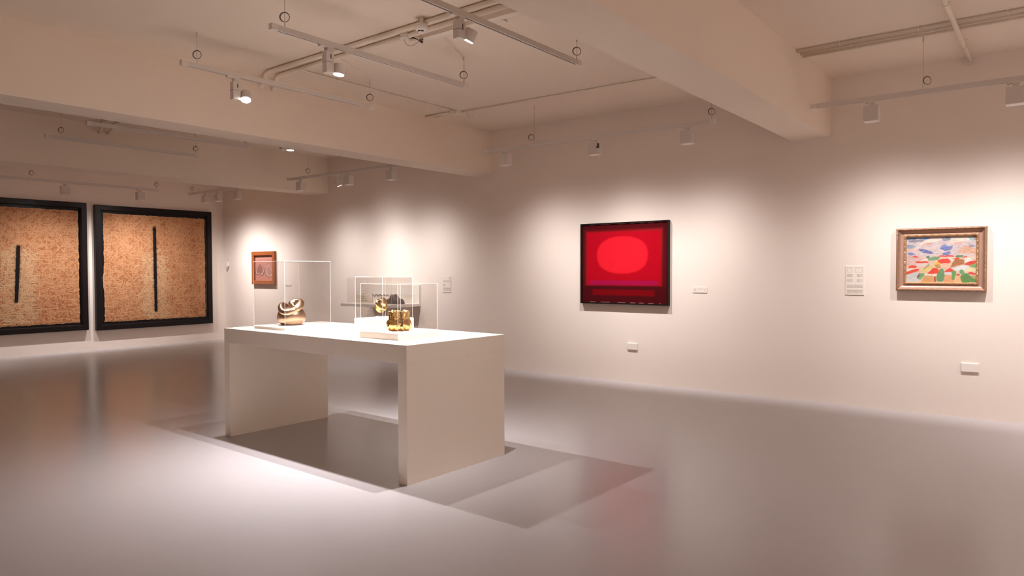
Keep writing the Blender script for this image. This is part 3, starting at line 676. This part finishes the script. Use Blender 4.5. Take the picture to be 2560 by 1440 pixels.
# ---------------------------------------------------------------- wall spot heads
def box_head():
    t = thing('track_spotlight', 'x', 'spotlight', (0, 0, 0), 'square spot heads along the walls')
    obj('adapter', B().box(-.055, .035, -.016, .016, -.014, .004, c=.002), M_fixl, t)
    obj('lock_knob', B().tube([(-.045, -.018, -.010), (-.045, .018, -.010)], .008, 10), M_fix, t)
    obj('stem', B().box(-.016, .022, -.014, .014, -.052, -.012, c=.002), M_fix, t)
    b = B(); x0, x1, y0, y1, z0, z1, k = -.060, .060, -.052, .052, -.180, -.050, .005
    b.box(x0, x1, y0, y0+k, z0, z1); b.box(x0, x1, y1-k, y1, -.103, z1); b.box(x0, x0+k, y0+k, y1-k, z0, z1); b.box(x1-k, x1, y0+k, y1-k, z0, z1); b.box(x0, x1, y0, y1, z1, z1+.004)
    obj('housing', b, M_fix, t)
    obj('rim', B().box(x0+.001, x1-.001, y0-.001, .043, z0-.005, z0), M_rim, t)
    obj('lens', B().lathe([(.024, -.074), (.026, -.070), (.026, -.060)], 20, (0, .015, 0)), emit('dim_lens', (1, .95, .9), 1.5), t)
    return t
proto = box_head(); first = True
HEADS = [((12.35, -.95, 2.910), 0, 'square spot head left of the landscape painting, on its track'),
         ((13.39, -.95, 2.910), 0, 'square spot head cut by the right edge of the photo'),
         ((8.20, -.95, 2.905), 0, 'square spot head at the left end of the red painting track'),
         ((9.49, -.95, 2.905), 0, 'square spot head with a black clip in the middle of the red painting track'),
         ((10.61, -.95, 2.905), 0, 'square spot head near the right end of the red painting track'),
         ((3.98, -.95, 2.893), 0, 'square spot head at the free left end of the wall shelf track'),
         ((5.17, -.95, 2.893), 0, 'square spot head beside the tilted head on the wall shelf track'),
         ((6.11, -.95, 2.893), 0, 'square spot head under the middle beam, rightmost on the wall shelf track'),
         ((1.04, -.95, 2.872), 0, 'square spot head at the left end of the corner track'),
         ((1.50, -.95, 2.872), 0, 'square spot head in the middle of the corner track'),
         ((2.14, -.95, 2.872), 0, 'square spot head right of the room corner, rightmost on the corner track'),
         ((1.0, -3.30, 2.835), PI/2, 'square spot head above the orange paper work with the short slash'),
         ((1.0, -2.12, 2.835), PI/2, 'square spot head above the tan paper work with the long slash')]
for loc, rz, lab in HEADS:
    if first: h_ = proto; h_.location = loc; h_['label'] = lab; first = False
    else: h_ = dup(proto, loc, lab, rz)
    if 'black clip' in lab:
        local_part('black_clip', B().box(.061, .069, -.05, -.02, -.115, -.062).box(.050, .061, -.054, -.050, -.115, -.100), M_dark, h_)
# tilted round head on the wall-shelf track
rh = thing('track_spotlight', 'tilted round spot head second from left on the wall shelf track', 'spotlight', (4.90, -.95, 2.893), 'round spot heads')
obj('adapter', B().box(4.86, 4.93, -.966, -.934, 2.879, 2.897), M_fixl, rh)
obj('stem', B().tube([(4.90, -.95, 2.885), (4.88, -.95, 2.81)], .012, 10), M_fix, rh)
ax = Vector((.25, .35, -1)).normalized(); c0 = Vector((4.88, -.95, 2.83))
obj('housing', B().tube([c0, c0+ax*.012, c0+ax*.12], [.030, .046, .046], 20), M_fix, rh, smooth=False)
obj('lens', B().tube([c0+ax*.119, c0+ax*.122], [.038, .038], 20), emit('dim_lens_round', (1, .95, .9), 1.5), rh)

# ---------------------------------------------------------------- central round heads
def round_head(label, x, z, y, tilt, hz, ring):
    t = thing('track_spotlight', label, 'spotlight', (x, y, z), 'lit round spot heads')
    obj('adapter', B().box(x-.017, x+.017, y-.085, y+.035, z-.016, z+.004, c=.002), M_fixl, t)
    obj('neck', B().box(x-.020, x+.020, y-.025, y+.022, z-.045, z-.012), M_fix, t)
    bx = B().box(x-.026, x+.026, y-.040, y+.032, hz-.010, z-.042, c=.003); bo = obj('driver_box', bx, M_fix, t)
    zm = (hz+z-.05)/2
    obj('seam', B().box(x-.0268, x+.0268, y-.0408, y+.010, zm, zm+.0025), M_slot, t)
    obj('dial', B().box(x+.026, x+.0275, y-.004, y+.006, z-.095, z-.060), M_slot, t)
    c = Vector((x+.020, y+.083, hz+.035)); ax = Vector(tilt).normalized()
    obj('pivot', B().tube([(x, y+.030, hz+.030), tuple(c)], .010, 10), M_fix, t)
    hd = B().tube([c-ax*.040, c-ax*.036, c+ax*.040], [.040, .044, .044], 28); ho = obj('head', hd, M_fix, t)
    ln = obj('lens', B().tube([c+ax*.0395, c+ax*.0425], [.040, .040], 28), M_bulb, t); ln['label'] = 'glowing white lens'
    return t
round_head('lit round spot head shining brightest, above the left end of the long table', 8.0, 3.10, -4.49, (.42, -.30, -1), 2.915, 0)
round_head('lit round spot head on the middle track, beside the thick conduits', 9.28, 3.118, -4.49, (-.05, -.12, -1), 2.925, 0)
round_head('lit spot head tilted on its side arm, on the nearest track', 10.42, 3.16, -4.27, (-.50, -.18, -1), 3.01, 0)
round_head('lit spot head peeking out under the middle beam', 6.16, 3.07, -2.76, (0, 0, -1), 2.905, 0)

# ---------------------------------------------------------------- conduits and ceiling gear
def conduit(label, pts, r, clips=(), group='ceiling conduits', name='conduit'):
    t = thing(name, label, 'pipe', pts[0], group)
    # rounded corners
    P = [Vector(p) for p in pts]; out = [P[0]]
    for i in range(1, len(P)-1):
        a = (P[i-1]-P[i]); c = (P[i+1]-P[i]); d = min(.06, a.length*.45, c.length*.45)
        p1 = P[i]+a.normalized()*d; p2 = P[i]+c.normalized()*d
        for s_ in range(5): q = s_/4; out.append(p1*(1-q)**2+P[i]*2*q*(1-q)+p2*q*q)
    out.append(P[-1]); obj('pipe', B().tube(out, r, 12), M_pipe, t, smooth=True)
    for (x, y, z, ax_) in clips:
        b = B()
        if ax_ == 'x': b.box(x-.010, x+.010, y-r-.014, y+r+.014, H-.004, H); b.torus((x, y, z), r+.002, .004, (0, 1, 0), (0, 0, 1), 16, 4)
        else: b.box(x-r-.014, x+r+.014, y-.010, y+.010, H-.004, H); b.torus((x, y, z), r+.002, .004, (1, 0, 0), (0, 0, 1), 16, 4)
        obj('clip', b, M_pipe, t)
    return t
r1 = .021; zc = H-r1-.004
conduit('thick painted conduit crossing the ceiling above the table, farther from the wall', [(11.39, -3.90, zc), (7.47, -3.84, zc), (7.30, -3.76, 3.31), (7.212, -3.74, 3.30)], r1, [(8.4, -3.854, zc, 'x'), (9.1, -3.865, zc, 'x'), (9.95, -3.878, zc, 'x')])
conduit('thick painted conduit crossing the ceiling above the table, nearer the wall', [(11.39, -3.78, zc), (7.44, -3.70, zc), (7.29, -3.62, 3.31), (7.212, -3.60, 3.30)], r1, [(8.65, -3.724, zc, 'x'), (9.35, -3.738, zc, 'x')])
r2 = .008; z2 = H-r2-.003
conduit('thin painted conduit that turns a corner and runs toward the far wall', [(9.40, -3.69, z2), (7.76, -3.66, z2), (7.74, -1.40, z2)], r2, [(8.1, -3.667, z2, 'x'), (8.75, -3.678, z2, 'x'), (7.758, -3.2, z2, 'y'), (7.752, -2.45, z2, 'y'), (7.745, -1.9, z2, 'y')])
conduit('thin painted conduit running parallel to the far wall to the right beam', [(7.70, -1.30, z2), (11.39, -1.19, z2)], r2, [(8.2, -1.285, z2, 'x'), (8.95, -1.263, z2, 'x'), (9.8, -1.237, z2, 'x'), (10.7, -1.21, z2, 'x')])
conduit('thick conduit curving onto the far beam, left of the pair', [(6.82, -3.86, zc), (3.72, -3.84, zc), (3.56, -3.78, 3.30), (3.442, -3.76, 3.285)], r1, [(4.4, -3.844, zc, 'x')])
conduit('thick conduit curving onto the far beam, right of the pair', [(6.82, -3.72, zc), (3.78, -3.70, zc), (3.58, -3.66, 3.31), (3.442, -3.65, 3.29)], r1, [(4.6, -3.705, zc, 'x')])
for i, (y, r, lab) in enumerate([(-1.25, .012, 'painted conduit on the right ceiling, farthest of four from the wall'), (-1.185, .007, 'thin painted conduit on the right ceiling, second of four from the room side'), (-1.12, .010, 'painted conduit on the right ceiling, third of four from the room side'), (-1.04, .012, 'painted conduit on the right ceiling, nearest of four to the wall')]):
    zz_ = H-r-.004
    conduit(lab, [(11.783, y, zz_), (17.39, y, zz_)], r, [(12.15+.03*i, y, zz_, 'x'), (12.75+.05*i, y, zz_, 'x'), (13.35+.04*i, y, zz_, 'x')])
conduit('pale round conduit crossing under the four conduits toward the wall', [(13.01, -4.5, H-.056), (13.01, -.001, H-.056)], .019, [(13.01, -1.88, H-.056, 'y'), (13.01, -.62, H-.056, 'y'), (13.01, -.10, H-.056, 'y')])
tr = thing('cable_trunking', 'flat open cable trunking on the ceiling beside the thick conduits', 'trunking', (10.4, -3.60, H), None)
obj('channel', B().box(9.45, 11.39, -3.665, -3.590, H-.045, H, c=.002), M_pipe, tr)
obj('side_rail', B().box(9.43, 11.39, -3.560, -3.530, H-.030, H, c=.002), M_fixl, tr)
for k, (a, b_) in enumerate([(9.47, 9.86), (9.88, 10.12), (10.14, 10.60), (10.62, 11.30)]): obj('dark_gap', B().box(a, b_, -3.588, -3.562, H-.012, H), M_dark, tr)
for k in range(4): obj('bracket', B().box(9.865+.38*k, 9.877+.38*k, -3.60, -3.53, H-.048, H), M_pipe, tr)
sd = thing('smoke_detector', 'white round smoke detector with dark vents hanging under the conduits', 'smoke detector', (9.70, -3.90, H-.12))
c = (9.70, -3.92, 0)
obj('mount', B().lathe([(.016, H-.052), (.018, H)], 24, c), M_pipe, sd)
obj('base', B().lathe([(.050, H-.078), (.054, H-.072), (.052, H-.054), (.020, H-.050)], 32, c), M_fixl, sd)
obj('cap', B().lathe([(.022, H-.116), (.026, H-.114), (.029, H-.104), (.046, H-.094), (.052, H-.078)], 32, c), M_rim, sd)
for q0 in (-1.9, -.9):
    vs = []
    for i in range(7):
        q = q0+.8*i/6
        for rz_ in ((.0275, H-.112), (.0300, H-.102)): vs.append((c[0]+rz_[0]*1.03*math.cos(q), c[1]+rz_[0]*1.03*math.sin(q), rz_[1]))
    obj('vent', B().add(vs, [(2*i, 2*i+2, 2*i+3, 2*i+1) for i in range(6)]), M_dark, sd)
sb = thing('sensor_base', 'round white ceiling sensor trailing a loose looped cable', 'sensor', (9.34, -3.76, H-.05))
c = (9.345, -3.765, 0)
obj('base', B().lathe([(.034, H-.055), (.040, H-.050), (.042, H-.022), (.036, H-.018), (.034, H)], 28, c), M_fixl, sb)
obj('loose_cable', B().tube(catmull([(9.345, -3.765, H-.055), (9.37, -3.77, H-.10), (9.42, -3.76, H-.125), (9.46, -3.73, H-.10), (9.47, -3.68, H-.05), (9.48, -3.63, H-.03)], 6), .0022, 6), M_wire_light, sb, smooth=True)
kn = thing('cable_bundle', 'knot of black and pale cables at the open end of the trunking', 'cable', (9.43, -3.63, H-.04))
for k in range(5):
    obj('strand', B().tube(catmull([(9.48, -3.63+.01*k, H-.02), (9.42-.01*k, -3.64-.01*k, H-.05+.006*k), (9.40+.01*k, -3.61, H-.06+.01*k), (9.36-.012*k, -3.66+.012*k, H-.02), (9.30-.01*k, -3.70+.02*k, H-.012)], 6), .004, 6), M_dark if k < 2 else M_pipe, kn, smooth=True)
cb = thing('feed_cable', 'pale loose cable running from the trunking down to the middle track', 'cable', (9.28, -2.94, 3.16))
obj('cable', B().tube(catmull([(9.55, -3.58, H-.01), (9.52, -3.45, H-.02), (9.44, -3.28, H-.03), (9.33, -3.06, H-.015), (9.285, -2.96, H-.05), (9.282, -2.93, H-.14), (9.285, -2.945, 3.158)], 8), .0055, 8), M_pipe, cb, smooth=True)
cb2 = thing('feed_cable', 'pale loose cable lying along the ceiling beside the farthest track', 'cable', (8.0, -2.96, 3.14))
obj('cable', B().tube(catmull([(8.36, -3.66, H-.006), (8.25, -3.40, H-.008), (8.12, -3.12, H-.008), (8.02, -2.99, H-.02), (8.012, -2.96, H-.1), (8.01, -2.955, 3.14)], 8), .003, 8), M_pipe, cb2, smooth=True)
jb = thing('junction_box', 'small ceiling junction box where the two thin conduits meet', 'junction box', (7.72, -1.34, H))
obj('box', B().box(7.66, 7.78, -1.395, -1.285, H-.045, H, c=.006), M_pipe, jb)
obj('stub_pipe', B().tube([(7.66, -1.355, H-.018), (7.24, -1.385, H-.018)], .016, 12), M_pipe, jb, smooth=True)
obj('stub_pipe', B().tube([(7.66, -1.305, H-.014), (7.30, -1.27, H-.014)], .010, 12), M_pipe, jb, smooth=True)
dc = thing('dome_camera', 'small clear-domed camera hanging below the junction box', 'camera', (7.80, -1.22, H-.09))
obj('mount', B().lathe([(.040, H-.045), (.044, H-.03), (.044, H)], 24, (7.84, -1.215, 0)), M_pipe, dc)
obj('dome', ico(B(), (7.84, -1.215, H-.050), .038), M_fixl, dc, smooth=True)
ds = thing('door_sensor', 'small pale wall stub on the wall above the red painting', 'sensor', (9.72, 0, 2.70))
obj('body', B().box(9.69, 9.755, -.030, -.001, 2.69, 2.702), M_rim, ds)
